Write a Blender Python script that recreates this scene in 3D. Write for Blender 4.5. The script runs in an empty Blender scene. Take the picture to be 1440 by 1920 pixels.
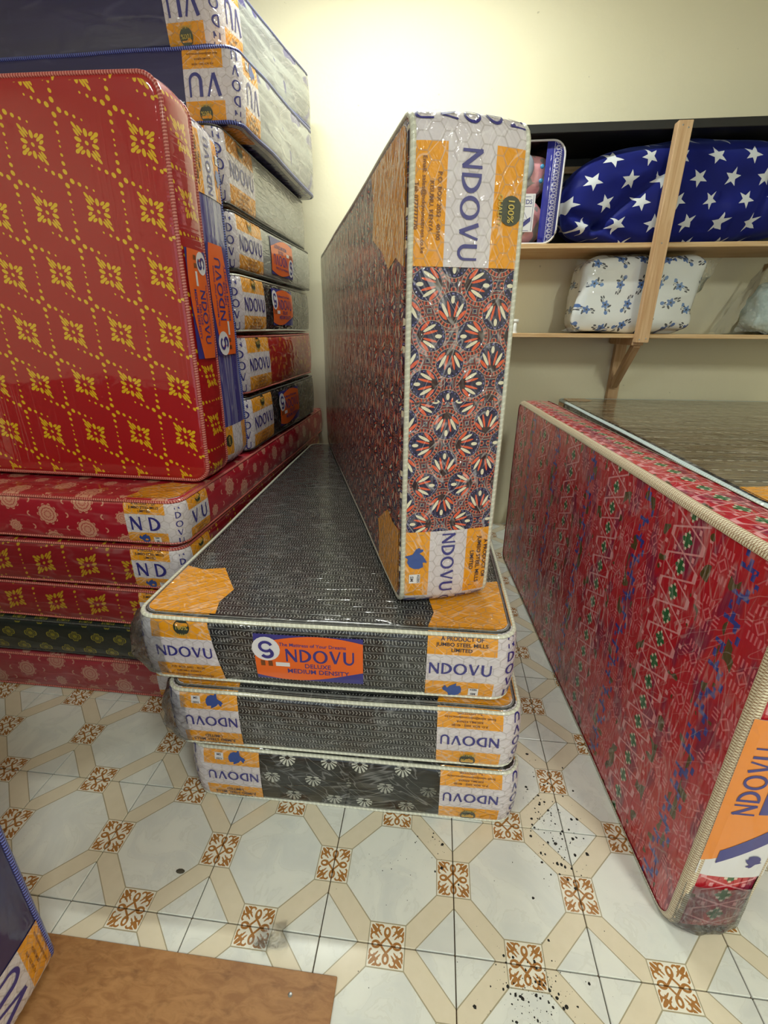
import bpy, math, random
from mathutils import Vector, Matrix, noise

random.seed(7)
SC = bpy.context.scene
COL = SC.collection
R = math.radians

# ---------------------------------------------------------------- camera
def set_camera():
    f, p, yw, r = 861.54, .3789, -.109, .0067
    fwd = Vector((math.sin(yw) * math.cos(p), math.cos(yw) * math.cos(p), -math.sin(p)))
    right = Vector((math.cos(yw), -math.sin(yw), 0))
    up = right.cross(fwd)
    r2 = right * math.cos(r) + up * math.sin(r)
    u2 = -right * math.sin(r) + up * math.cos(r)
    cd = bpy.data.cameras.new('camera')
    cd.sensor_fit = 'HORIZONTAL'; cd.sensor_width = 36; cd.lens = f / 1440 * 36
    cd.clip_start = .02
    c = bpy.data.objects.new('camera', cd); COL.objects.link(c)
    m = Matrix((r2, u2, -fwd)).transposed().to_4x4()
    m.translation = Vector((.8024, -.5852, 1.2616))
    c.matrix_world = m
    SC.camera = c
set_camera()

# ---------------------------------------------------------------- world, exposure
SC.view_settings.view_transform = 'Standard'
SC.view_settings.look = 'None'
SC.view_settings.gamma = 1
SC.view_settings.use_curve_mapping = False
SC.view_settings.exposure = 0.12
SC.cycles.max_bounces = 6; SC.cycles.diffuse_bounces = 3; SC.cycles.glossy_bounces = 3; SC.cycles.transparent_max_bounces = 8
SC.cycles.caustics_reflective = False; SC.cycles.caustics_refractive = False
SC.cycles.use_adaptive_sampling = True; SC.cycles.adaptive_threshold = .05; SC.cycles.adaptive_min_samples = 12
W = bpy.data.worlds.new('world'); SC.world = W; W.use_nodes = True
bg = W.node_tree.nodes['Background']
bg.inputs[0].default_value = (.75, .87, 1, 1); bg.inputs[1].default_value = 1.2

# room size (metres)
X0, X1, Y0, Y1, ZC = -2.1, 3.5, -3.4, 2.46, 3.05
# ceiling battens: (x, y, angle about z, power)
LAMPS = [(.45, 1.6, 0, 34), (-.75, -1.7, 90, 26), (2.2, -1.9, 90, 64)]

# ---------------------------------------------------------------- node helpers
def lin(c):
    if isinstance(c, str):
        c = tuple(int(c[i:i + 2], 16) / 255 for i in (0, 2, 4))
    return tuple((v / 12.92 if v <= .04045 else ((v + .055) / 1.055) ** 2.4) for v in c) + (1,)

NT = None
class E:
    def __init__(s, k): s.k = k
    def __add__(a, b): return mth('ADD', a, b)
    __radd__ = __add__
    def __sub__(a, b): return mth('SUBTRACT', a, b)
    def __rsub__(a, b): return mth('SUBTRACT', b, a)
    def __mul__(a, b): return mth('MULTIPLY', a, b)
    __rmul__ = __mul__
    def __truediv__(a, b): return mth('DIVIDE', a, b)
    def __lt__(a, b): return mth('LESS_THAN', a, b)
    def __gt__(a, b): return mth('GREATER_THAN', a, b)
    def __neg__(a): return mth('MULTIPLY', a, -1.)

def put(n, i, v):
    if isinstance(v, E): NT.links.new(v.k, n.inputs[i])
    else: n.inputs[i].default_value = v
def mth(op, *a):
    n = NT.nodes.new('ShaderNodeMath'); n.operation = op
    for i, v in enumerate(a): put(n, i, v)
    return E(n.outputs[0])
fl = lambda a: mth('FLOOR', a)
fr = lambda a: mth('FRACT', a)
ab = lambda a: mth('ABSOLUTE', a)
mx = lambda *a: a[0] if len(a) == 1 else mth('MAXIMUM', a[0], mx(*a[1:]))
mn = lambda *a: a[0] if len(a) == 1 else mth('MINIMUM', a[0], mn(*a[1:]))
sq = lambda a: mth('SQRT', a)
sn = lambda a: mth('SINE', a)
cs = lambda a: mth('COSINE', a)
at2 = lambda a, b: mth('ARCTAN2', a, b)
md = lambda a, b: mth('FLOORED_MODULO', a, b)
def length(x, y): return sq(x * x + y * y)
def ell(x, y, cx, cy, rx, ry):            # 1 inside an ellipse
    a = (x - cx) * (1 / rx); b = (y - cy) * (1 / ry)
    return (a * a + b * b) < 1.
def band(v, c, w): return ab(v - c) < w
def mix(f, a, b):
    n = NT.nodes.new('ShaderNodeMix'); n.data_type = 'RGBA'
    put(n, 0, f)
    for i, v in ((6, a), (7, b)):
        if isinstance(v, E): NT.links.new(v.k, n.inputs[i])
        else: n.inputs[i].default_value = lin(v)
    return E(n.outputs[2])
def lerp(f, a, b): return a + (b - a) * f
def comb(x, y, z=0.):
    n = NT.nodes.new('ShaderNodeCombineXYZ')
    put(n, 0, x); put(n, 1, y); put(n, 2, z)
    return E(n.outputs[0])
def nz(v, scale=1., detail=2., rough=.5, dist=0.):
    n = NT.nodes.new('ShaderNodeTexNoise'); put(n, 'Vector', v)
    n.inputs['Scale'].default_value = scale; n.inputs['Detail'].default_value = detail
    n.inputs['Roughness'].default_value = rough; n.inputs['Distortion'].default_value = dist
    return E(n.outputs[0])
def rnd(x, y):
    n = NT.nodes.new('ShaderNodeTexWhiteNoise'); n.noise_dimensions = '2D'
    put(n, 'Vector', comb(x, y)); return E(n.outputs[0])
def uvxy():
    n = NT.nodes.new('ShaderNodeUVMap'); s = NT.nodes.new('ShaderNodeSeparateXYZ')
    NT.links.new(n.outputs[0], s.inputs[0])
    return E(s.outputs[0]), E(s.outputs[1])
def objxyz(kind='Object'):
    n = NT.nodes.new('ShaderNodeTexCoord'); s = NT.nodes.new('ShaderNodeSeparateXYZ')
    NT.links.new(n.outputs[kind], s.inputs[0])
    return E(s.outputs[0]), E(s.outputs[1]), E(s.outputs[2])
def ss(v, a, b):
    n = NT.nodes.new('ShaderNodeMapRange'); n.interpolation_type = 'SMOOTHSTEP'
    put(n, 0, v); n.inputs[1].default_value = a; n.inputs[2].default_value = b
    return E(n.outputs[0])
def bump(h, dist, strength=1.):
    n = NT.nodes.new('ShaderNodeBump'); n.inputs['Strength'].default_value = strength
    n.inputs['Distance'].default_value = dist; put(n, 'Height', h); return E(n.outputs[0])

MATS = {}
def newmat(name):
    global NT
    m = bpy.data.materials.new(name); m.use_nodes = True; NT = m.node_tree
    MATS[name] = m
    return m, NT.nodes['Principled BSDF']
def setcol(b, c):
    if isinstance(c, E): NT.links.new(c.k, b.inputs['Base Color'])
    else: b.inputs['Base Color'].default_value = lin(c)

def wrapped(name, fn, streak=(6, 140), amp=.0006, rough=.55, crinkle=.0010, milk=.10, crough=.06, ang=0., milkcol='d9d6d2', crease=1., fold=0., fm=0.):
    """printed fabric under tight clear stretch film: print below, glossy wrinkled coat above"""
    m, b = newmat(name)
    x, y = uvxy()
    c = fn(x, y) if callable(fn) else fn
    if ang:
        u = x * math.cos(ang) + y * math.sin(ang); v = y * math.cos(ang) - x * math.sin(ang)
    else: u, v = x, y
    st = nz(comb(u * streak[0], v * streak[1]), 1., 2., .6)
    big = nz(comb(u * 9., v * 9.), 1., 2., .55, .8)
    rid = 1. - ab(nz(comb(u * (streak[0] * .8), v * (streak[1] * .25)), 1., 1., .5) * 2. - 1.)
    if milk:
        haze = ss(rid, .93, 1.) * ss(big, .45, .62) * milk + ss(st, .5, .75) * (milk * .35)
        c = mix(haze, c, milkcol)
    if fold or fm:        # short sharp folds in the film; doubled film is milky, pale lines painted in also stand for glints
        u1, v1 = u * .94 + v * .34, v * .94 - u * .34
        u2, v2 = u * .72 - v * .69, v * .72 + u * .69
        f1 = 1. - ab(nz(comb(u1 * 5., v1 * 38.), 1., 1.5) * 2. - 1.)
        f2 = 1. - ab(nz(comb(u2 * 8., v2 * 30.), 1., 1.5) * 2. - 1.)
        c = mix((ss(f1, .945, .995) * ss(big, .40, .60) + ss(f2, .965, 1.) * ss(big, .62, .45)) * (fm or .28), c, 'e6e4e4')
    setcol(b, c)
    b.inputs['Roughness'].default_value = rough
    b.inputs['Specular IOR Level'].default_value = .3
    b.inputs['Coat Weight'].default_value = 1.; b.inputs['Coat Roughness'].default_value = crough
    b.inputs['Coat IOR'].default_value = 1.5
    h = st * amp + ss(rid, .90, 1.) * (amp * 1.2 * crease) + big * crinkle * 4.
    if fold: h = h + (ss(f1, .82, 1.) + ss(f2, .84, 1.)) * fold
    NT.links.new(bump(h, 1.).k, b.inputs['Coat Normal'])
    return m

def plain(name, c, rough=.6, coat=0., metal=0., fn=None, bmp=None):
    m, b = newmat(name)
    setcol(b, fn() if fn else c)
    b.inputs['Roughness'].default_value = rough; b.inputs['Metallic'].default_value = metal
    if coat:
        b.inputs['Coat Weight'].default_value = coat; b.inputs['Coat Roughness'].default_value = .08
    if bmp: NT.links.new(bump(bmp(), 1.).k, b.inputs['Normal'])
    return m

# ---------------------------------------------------------------- printed patterns (uv in metres)
def fleur(bgc, fg, shear=.38, S=.155):
    def f(x, y):
        def cell(o):
            lx = (fr(x * (1 / S) + o) - .5) * S; ly = (fr(y * (1 / S) + o) - .5) * S
            return ab(lx * .97), ab(ly + lx * shear)
        a0, b0 = cell(0.)
        a, b = mx(a0, b0), mn(a0, b0)
        s, t = (a + b) * .7071, (a - b) * .7071
        m = mx(ell(a, b, .0225, 0., .0090, .0052), ell(s, t, .0275, .0, .0105, .0034), ell(s, t, .0275, .0078, .0085, .0034),
               ell(s, t, .0395, 0., .008, .0042), ell(a, b, 0., 0., .0048, .0048))
        a0, b0 = cell(.5)
        a, b = mx(a0, b0), mn(a0, b0)
        k = mn(mx(mth('ROUND', (a - .0155) * (1 / .0187)), 0.), 3.)
        rr = .0060 - k * .0011
        m2 = length(a - k * .0187 - .0155, b) < rr
        return mix(mx(m, m2), bgc, fg)
    return f

def damask(bgc, fg, S=.125):
    def f(x, y):
        col = fl(x * (1 / S)); yo = y + md(col, 2.) * (S * .36)
        lx = (fr(x * (1 / S)) - .5) * S; ly = (fr(yo * (1 / (S * .72))) - .5) * S * .72
        r = length(lx, ly); th = at2(ly, lx)
        big = rnd(col, fl(yo * (1 / (S * .72)))) > .45
        rad = lerp(big, .022, .036)
        pet = .78 + ab(cs(th * 5.)) * .24
        q = r / (rad * pet)
        lines = (ab(sn(q * 10. + cs(th * 10.) * .9)) > .32)
        m = (q < 1.) * lerp(q < .2, lines, 1.)
        sx = (fr(x * (1 / S) + .5) - .5) * S; sy = (fr(yo * (1 / (S * .72)) + .5) - .5) * S * .72
        m2 = band(length(sx, sy), .007, .0022)
        return mix(mx(m, m2) * .8, bgc, fg)
    return f

def darkflor(x, y):
    S, H = .085, .058
    row = fl(y * (1 / H)); xo = x * (1 / S) + md(row, 2.) * .5
    a = ab(fr(xo) - .5) * S; b = ab(fr(y * (1 / H)) - .5) * H
    d1 = a * .75 + b
    lobe = d1 - ab(sn(at2(b, a) * 4.)) * .006
    m = mx(band(lobe, .016, .0022), lobe < .0045, band(lobe, .0095, .001))
    return mix(m * .75, '1d2320', '8f8420')

def arrows(x, y):
    H = .0190; x, y = x * .80, y * .88
    row = fl(y * (1 / H)); v = fr(y * (1 / H))
    xo = x * (1 / .043) + rnd(row, 3.) * 1.
    u = fr(xo); flip = rnd(fl(xo * .5), row) > .5
    vv = ab(v - .57)
    ch = fr((lerp(flip, u, 1. - u) + vv * .26) * 6.2)
    chev = (u < .52) * (ch < .25)
    bars = (u > .56) * (fr((u + v * .05) * 6.6) < .25) * (u < .97)
    m = mx(mx(chev, bars) * (vv < .28), band(v, .05, .028) * .55, band(v, .16, .018) * .55)
    g = nz(comb(x, y), 220., 1.)
    return mix(m * (.38 + g * .55), '090a0c', 'a8aaa8')

def shells(x, y):
    S, H = .115, .066
    row = fl(y * (1 / H)); xo = x * (1 / S) + md(row, 2.) * .5 + rnd(row, 1.) * .2
    lx = (fr(xo) - .5) * S; ly = fr(y * (1 / H)) * H - .016
    r = length(lx, ly); th = at2(lx, ly)
    k = ab(fr(th * (1 / .46) + .5) - .5)
    lim = .0305 - ab(th) * .006
    fan = (r < lim) * (r > .007) * (k < .30) * (ab(th) < 1.6) * (1. - (r > lim - .006) * (k > .26))
    base = mx(ell(lx, ly, .009, -.004, .008, .003), ell(lx, ly, -.009, -.004, .008, .003))
    keep = rnd(fl(xo), row)
    return mix(mx(fan, base) * (.25 + keep * .75), '0d0f0a', 'b9bab0')

def fans(x, y):
    D = .095
    u, v = x * (1 / D), y * (1 / D)
    p, q = u + v, u - v
    fp, fq = fl(p), fl(q)
    dp, dq = p - fp - .5, q - fq - .5
    du, dv = (dp + dq) * .5, (dp - dq) * .5
    hor = 1. - md(fp + fq, 2.)
    par = md(fp, 2.)                                   # i + j
    sg = lerp(hor, 1. - par * 2., par * 2. - 1.)
    f = lerp(hor, dv, du) * sg; l = ab(lerp(hor, du, dv))
    r = length(f - .06, l); th = at2(l, f - .06)
    # palmette petals spread from a base behind the centre
    bf = f + .28
    rr = length(bf, l); ph = at2(l, bf)
    def petal(c, rc, rx, ry): return ell(rr, rr * (ph - c), rc, 0., rx, ry)
    wh = mx(petal(0., .50, .075, .040), petal(.50, .34, .15, .034))
    orr = mx(petal(.24, .33, .16, .026), petal(.80, .29, .13, .036))
    dots = (fr(th * 3.4) < .3) * band(r, .275, .012)
    blocks = fr(th * 4.6 + .2) < .55
    c = mix(blocks, 'b84a32', '3c1526')
    c = mix(mx(r < .31, r > .405), c, '17163c')
    c = mix(mx(band(r, .318, .007), band(r, .40, .007)), c, '9a8c80')
    c = mix(band(r, .43, .012), c, '7d2f22')
    c = mix(band(r, .465, .006), c, 'a39686')
    c = mix(dots, c, '6d6aa8')
    c = mix((rr < .19) * (ph < .95), c, '2a0f18')
    c = mix(orr, c, 'd2542f'); c = mix(wh, c, 'd8d0b6')
    return c

def tribal(x, y):
    # x runs up the mattress, y along its length
    P = .355
    w = (fr(y * (1 / P) + .30) - .5) * P
    L = .128
    tri = ab(fr(x * (1 / L)) - .5) * 4. - 1.
    z = mn(mx(tri * 1.5, -1.), 1.) * .054
    lines = mx(band(w, z, .0058), band(w, -z, .0058))
    up = ab(fr(x * (1 / L)) - .5) * L
    up2 = ab(fr(x * (1 / L) + .5) - .5) * L
    aw = ab(w)
    uu = mn(up, up2)
    g0 = (uu * .8 + aw) < .019
    pk = mx(band(aw, .010, .0035) * band(uu, .009, .0035), band(aw, .0, .003) * band(uu, .019, .003))
    ticks = mx(band(aw, .070, .005) * band(fr(x * (1 / (L * .5))), .5, .08), band(aw, .034, .004) * band(uu, .030, .004))
    bgn = nz(comb(x * 7., y * 16.), 1., 2.)
    c = mix(ss(bgn, .52, .62), 'b00820', '860c38')
    c = mix(mx(lines, ticks), c, 'd58a90')
    c = mix(g0, c, '1b5c2e'); c = mix(pk, c, 'd8c0b0')
    w2 = (fr(y * (1 / P) + .80) - .5) * P
    for off, sh in ((.062, 0.), (-.062, .055)):
        q = ab(w2 - off); u2 = ab(fr((x + sh) * (1 / .110)) - .5) * .110
        dm = mx(band(q * 1.15 + u2, .014, .0025), band(u2, .027, .009) * (q < .021) * (fr(q * 105. + .2) < .4),
                band(q, .027, .008) * (u2 < .016) * (fr(u2 * 105. + .2) < .4))
        c = mix(dm * .85, c, 'd2707a')
    zz = (ab(fr(x * (1 / .110)) - .5) * 4. - 1.) * .020
    st = mth('SNAP', zz, .0135)
    nb = nz(comb(x * 60., y * 60.), 1., 1.)
    c = mix(mx(band(w2 - st, 0., .0045), band(zz, 0., .0035) * band(w2, 0., .022)) * (nb > .36), c, '26348c')
    ol = nz(comb(x * 20., y * 20.), 1., 1.)
    c = mix(mx(band(ab(w2), .105, .018), band(ab(w2), .02, .014)) * (ol > .60), c, '4d3f16')
    return c

def greyfloral(x, y):
    d = nz(comb(x, y), 9., 2., .5, 2.5)
    s = ab(sn(d * 42.)) < .22
    s2 = nz(comb(x, y), 16., 1.) > .60
    return mix(s * .55 + s2 * .18, '8f918a', '3c3f3e')

def rough_red(x, y):
    n = nz(comb(x * 30., y * 30.), 1., 3.)
    return mix(ss(n, .52, .62) * .8, '9c1212', 'c07a28')

def brownquilt(x, y):
    n = nz(comb(x * 3., y * 16.), 1., 3.)
    c = mix(ss(n, .35, .7), '4f4230', '75654c')
    r = fr(y * (1 / .11)); d = band(r, .5, .03) * (fr(x * 28.) < .55)
    return mix(d * .7, c, 'cfc8b8')

def stripes_navy(x, y):
    n = nz(comb(x * 2., y * 55.), 1., 3.)
    return mix(ss(n, .45, .7) * .55, '35327c', 'b9bcc4')

def silvery(x, y):
    n = nz(comb(x * 3., y * 26.), 1., 3., .55, .6)
    n2 = nz(comb(x * 5., y * 9.), 1., 2., .5, 1.)
    c = mix(ss(n, .40, .62), '9a9f9e', '666970')
    return mix(ss(n2, .60, .66), c, '37337a')

def hexlines(base):
    def f(x, y):
        s = 1 / .028
        px, py = x * s, y * s
        ax, ay = md(px, 1.) - .5, md(py, 1.732) - .866
        bx, by = md(px - .5, 1.) - .5, md(py - .866, 1.732) - .866
        near = (ax * ax + ay * ay) < (bx * bx + by * by)
        gx, gy = ab(lerp(near, bx, ax)), ab(lerp(near, by, ay))
        h = mx(gx, gx * .5 + gy * .866)
        n = nz(comb(x, y), 40., 2.)
        return mix((h > .455) * (.28 + n * .25), base, '8a7f78')
    return f

wrapped('fabric_red_flower', fleur('9c0a10', 'd2a80a', -.38), streak=(40, 3), amp=.00012, milk=0, crinkle=.0004, crough=.04)
wrapped('fabric_red_flower_dull', fleur('84101c', 'b08a18', -.30), streak=(4, 60), amp=.0004, milk=.10)
wrapped('fabric_damask', damask('a01226', 'cf9a80'), streak=(4, 50), amp=.0004, milk=.08)
wrapped('fabric_damask_pale', damask('97303c', 'b98878'), streak=(4, 50), amp=.0004, milk=.10)
wrapped('fabric_dark_flower', darkflor, streak=(4, 50), amp=.0003, milk=.03)
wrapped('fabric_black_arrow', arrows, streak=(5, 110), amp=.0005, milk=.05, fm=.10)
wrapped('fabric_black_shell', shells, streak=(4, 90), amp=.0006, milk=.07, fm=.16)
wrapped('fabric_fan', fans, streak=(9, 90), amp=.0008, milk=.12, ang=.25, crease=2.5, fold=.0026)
wrapped('fabric_fan_face', fans, streak=(5, 150), amp=.0009, milk=.10, milkcol='8a8078')
wrapped('fabric_tribal', tribal, streak=(7, 120), amp=.0008, milk=.22, milkcol='d6b6b8', crease=1.6, fm=.16)  # milk: hazy film streaks, with floor glare painted into the colour
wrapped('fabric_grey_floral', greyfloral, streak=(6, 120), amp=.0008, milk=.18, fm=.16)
wrapped('fabric_red_worn', rough_red, streak=(6, 60), amp=.0006, milk=.1)
wrapped('fabric_brown', brownquilt, streak=(4, 110), amp=.0007, milk=.3, milkcol='b8ab98')
wrapped('fabric_navy', 'x' and (lambda x, y: mix(nz(comb(x * 3., y * 30.), 1., 2.) * .5, '221f48', '37336a')), streak=(3, 40), amp=.0003, milk=.08, milkcol='8a86a8')
wrapped('fabric_navy_streak', stripes_navy, streak=(4, 90), amp=.0007, milk=.2)
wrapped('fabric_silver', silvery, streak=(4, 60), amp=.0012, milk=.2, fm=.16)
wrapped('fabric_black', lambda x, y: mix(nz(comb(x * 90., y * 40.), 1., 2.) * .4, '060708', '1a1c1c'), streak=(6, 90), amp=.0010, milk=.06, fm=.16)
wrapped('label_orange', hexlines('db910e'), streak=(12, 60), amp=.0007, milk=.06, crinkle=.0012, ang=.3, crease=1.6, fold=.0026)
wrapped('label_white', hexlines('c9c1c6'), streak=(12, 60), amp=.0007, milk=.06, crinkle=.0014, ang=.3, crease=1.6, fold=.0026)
plain('ink_navy', '2c2a78', .5, .6)
plain('ink_dark', '2a2030', .5, .4)
plain('ink_green', '2b3226', .5, .6)
plain('ink_gold', 'b9a24a', .5, .4)
plain('ink_blue', '24468f', .5, .6)
plain('ink_white', 'd5d3d6', .5, .6)
plain('ink_brown', '6b3a16', .5, .4)
plain('print_orange', 'dd5f14', .5, .8)
plain('print_amber', 'e0832a', .5, .8)
plain('print_navy', '2a2a7c', .5, .8)

def cordmat(name, a, b, per=.0042, slant=1.):
    m, bs = newmat(name)
    u, v = uvxy()
    t = fr(u * (1 / per) + v * slant)
    k = ss(ab(t - .5), .12, .3)
    setcol(bs, mix(k, a, b)); bs.inputs['Roughness'].default_value = .5
    bs.inputs['Coat Weight'].default_value = .5; bs.inputs['Coat Roughness'].default_value = .1
    NT.links.new(bump(1. - k, .0006).k, bs.inputs['Normal'])
    return m
cordmat('cord_red', 'cf8378', '9b2f2a', .0075)
cordmat('cord_blue', '6f7fd0', '25285f', .0075)
cordmat('cord_white', 'd6d6c6', 'c6c6b6', .012)
cordmat('cord_cream', 'e5dec8', '9f9370', .012)
cordmat('cord_pale', 'cfdede', 'bccccf', .012)
cordmat('cord_dark', '3a3c3c', '151616', .006)
def braid():
    m, bs = newmat('braid_cream')
    u, v = uvxy()
    t = fr(u * (1 / .013))
    a = ab(t - .5); w = ab(fr(v) - .5)
    k = mx(band(a * 1.7, w * 1.2 + .05, .12), band(a * 1.7, .75 - w * 1.2, .10))
    setcol(bs, mix(k, 'e2d8be', '94704f')); bs.inputs['Roughness'].default_value = .5
    bs.inputs['Coat Weight'].default_value = .5
    NT.links.new(bump(1. - k, .001).k, bs.inputs['Normal'])
braid()

def filmmat(name='clear_film', tint='f0f2f4', dens=.07, bd=.004):
    m, b = newmat(name)
    NT.nodes.remove(b)
    out = NT.nodes['Material Output']
    x, y, z = objxyz()
    n = nz(comb(x * 60., y * 60., z * 60.), 1., 4., .6, 1.)
    nrm = bump(n, bd)
    tr = NT.nodes.new('ShaderNodeBsdfTransparent'); tr.inputs[0].default_value = (.97, .98, .98, 1)
    gl = NT.nodes.new('ShaderNodeBsdfGlossy'); gl.inputs['Roughness'].default_value = .08
    NT.links.new(nrm.k, gl.inputs['Normal'])
    df = NT.nodes.new('ShaderNodeBsdfDiffuse'); df.inputs[0].default_value = lin(tint)
    fz = NT.nodes.new('ShaderNodeFresnel'); fz.inputs[0].default_value = 1.5; NT.links.new(nrm.k, fz.inputs[1])
    m1 = NT.nodes.new('ShaderNodeMixShader'); put(m1, 0, ss(n, .45, .75) * (dens * 2.) + dens * .4)
    NT.links.new(tr.outputs[0], m1.inputs[1]); NT.links.new(df.outputs[0], m1.inputs[2])
    m2 = NT.nodes.new('ShaderNodeMixShader'); put(m2, 0, E(fz.outputs[0]))
    NT.links.new(m1.outputs[0], m2.inputs[1]); NT.links.new(gl.outputs[0], m2.inputs[2])
    NT.links.new(m2.outputs[0], out.inputs[0])
filmmat()
filmmat('hazy_film', 'eef4f2', .12, .0010)

# room materials
def wall_fn(base, dirt):
    def f():
        x, y, z = objxyz()
        v = comb(x, y, z)
        n = nz(v, 1.3, 4.) ; s = nz(v, 26., 2.)
        c = mix(ss(n, .35, .7) * .35, base, dirt)
        return mix(ss(s, .735, .76) * .35, c, '8d8468')
    return f
def wall_bump():
    x, y, z = objxyz()
    return nz(comb(x, y, z), 55., 3.) * .0006
plain('wall_paint', 0, .7, fn=wall_fn('f0e9cc', 'e9e2be'), bmp=wall_bump)
plain('ceiling_paint', 0, .8, fn=wall_fn('e6e6dc', 'dcdccf'))
plain('grout', 0, .9, fn=lambda: mix(nz(comb(*objxyz()), 14., 3.), '4d3a24', '6d563a'))
plain('shelf_black', 0, .55, fn=lambda: mix(nz(comb(*objxyz()), 9., 3.), '0b0b0b', '1c1b19'))
def wood(a, b, sx, sy, sz, rough=.6):
    def f():
        x, y, z = objxyz()
        n = nz(comb(x * sx, y * sy, z * sz), 1., 5., .6, .8)
        k = nz(comb(x * sx * .3, y * sy * .3, z * sz * .3), 3., 2.)
        return mix(ss(n, .3, .72), a, b) if True else k
    return f
plain('pine', 0, .6, fn=wood('bd9468', 'd8b78f', 60, 60, 3))
plain('pine_along', 0, .6, fn=wood('c29a68', 'dcc096', 3, 60, 90))
def ply():
    x, y, z = objxyz()
    n = nz(comb(x * 22., y * 60., z), 1., 4., .65, 1.0)
    k = nz(comb(x * 3., y * 4., z), 1., 3., .5, .6)
    s = nz(comb(x * 24., y * 38., z), 1., 4.)
    c = mix(ss(n, .3, .7), '8c5f36', 'a47648')
    c = mix(ss(k, .5, .72) * .5, c, '7a4e2a')
    return mix(ss(s, .56, .74) * .5, c, '5f3a1c')
plain('plywood', 0, .45, fn=ply)
plain('steel', '9a9a98', .35, metal=1.)
plain('white_plastic', 'd8d8d4', .4)
plain('grit', '14120f', .8)
plain('leaf_bit', '4a4438', .8)
plain('door_frame', '4a4640', .6)

def tilemat():
    m, b = newmat('tile_print')
    x, y = uvxy()
    A, B = ab(x - .5), ab(y - .5)
    dx, dy = .5 - A, .5 - B
    d = dx + dy
    M, m_ = mx(A, B), mn(A, B)
    p, q = m_, .5 - M                      # medallion-local, q from the tile edge
    h = .135
    inmed = (p < h) * (q < h)
    # marbled octagon
    oi = NT.nodes.new('ShaderNodeObjectInfo')
    rv = E(oi.outputs['Random'])
    v = comb(x * 2. + rv * 40., y * 2., rv * 17.)
    n = nz(v, 1.2, 4., .55, 1.6)
    vein = band(n, .5, .012)
    octc = mix(ss(n, .35, .7), 'dedfd8', 'd2d4d0')
    octc = mix(vein * .14, octc, 'b5b3a5')
    bandc = mix(nz(v, 6., 2.), 'ddd2bc', 'd3c8b0')
    c = mix(band(d, .395, .105), octc, bandc)
    c = mix(mx(band(d, .5, .006) * (1. - inmed), band(d, .29, .005)), c, 'a39a80')
    c = mix(inmed, c, 'e2ddcf')
    # medallion flourish
    a, bb = mx(p, q), mn(p, q)
    s, t = (a + bb) * .7071, (a - bb) * .7071
    loop = ell(a, bb, .078, 0., .034, .026) * (1. - ell(a, bb, .082, 0., .016, .010))
    dia = band(a + bb, .046, .010)
    leaf = ell(s, t, .135, .0, .032, .013)
    l1 = ell(s, t, .148, .030, .024, .012)
    curl = band(length(s - .105, t - .036), .020, .0065) * (s > .095)
    tail = ell(s, t, .095, .012, .030, .006)
    fm = mx(loop, dia, leaf, l1, curl, tail) * (p < h - .010) * (q < h - .010)
    br = mix(nz(v, 30., 2.), '96622c', 'ab7a44')
    c = mix(fm, c, br)
    edge = mx(band(p, h, .004) * (q < h), band(q, h, .004) * (p < h))
    c = mix(edge, c, 'a39a80')
    # old grime
    gx, gy, gz = objxyz('Object')
    setcol(b, c)
    b.inputs['Roughness'].default_value = .16
    NT.links.new((nz(v, 3., 3.) * .14 + .12).k, b.inputs['Roughness'])
    b.inputs['Specular IOR Level'].default_value = .5
tilemat()

def starmat():
    def f(x, y):
        S = .150; HH = .088
        row = fl(y * (1 / HH)); xo = x * (1 / S) + md(row, 2.) * .5
        r0 = rnd(fl(xo), row)
        lx = (fr(xo) - .5) * S; ly = (fr(y * (1 / HH)) - .5) * HH
        th = at2(lx, ly) + r0 * 1.3; r = length(lx, ly)
        k = ab(fr(th * (5 / 6.2832) + .5) - .5) * (6.2832 / 5)       # 0 at a tip, .628 in a notch
        px_, py_ = r * cs(k), r * sn(k)
        R1, R2 = .039, .0160
        tx, ty = R2 * math.cos(.6283), R2 * math.sin(.6283)
        inside = ((px_ - R1) * ty - py_ * (tx - R1)) < 0.
        n = nz(comb(x, y), 6., 2.)
        return mix(inside, mix(n, '060b46', '0c1a84'), 'd2d6da')
    wrapped('fleece_stars', f, streak=(6, 10), amp=.0002, milk=0, crinkle=.0006, crough=.3, rough=.9)
    _b = MATS['fleece_stars'].node_tree.nodes['Principled BSDF']; _b.inputs['Coat Weight'].default_value = .04; _b.inputs['Sheen Weight'].default_value = .25; _b.inputs['Sheen Tint'].default_value = (.2, .3, 1, 1)
starmat()
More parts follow.
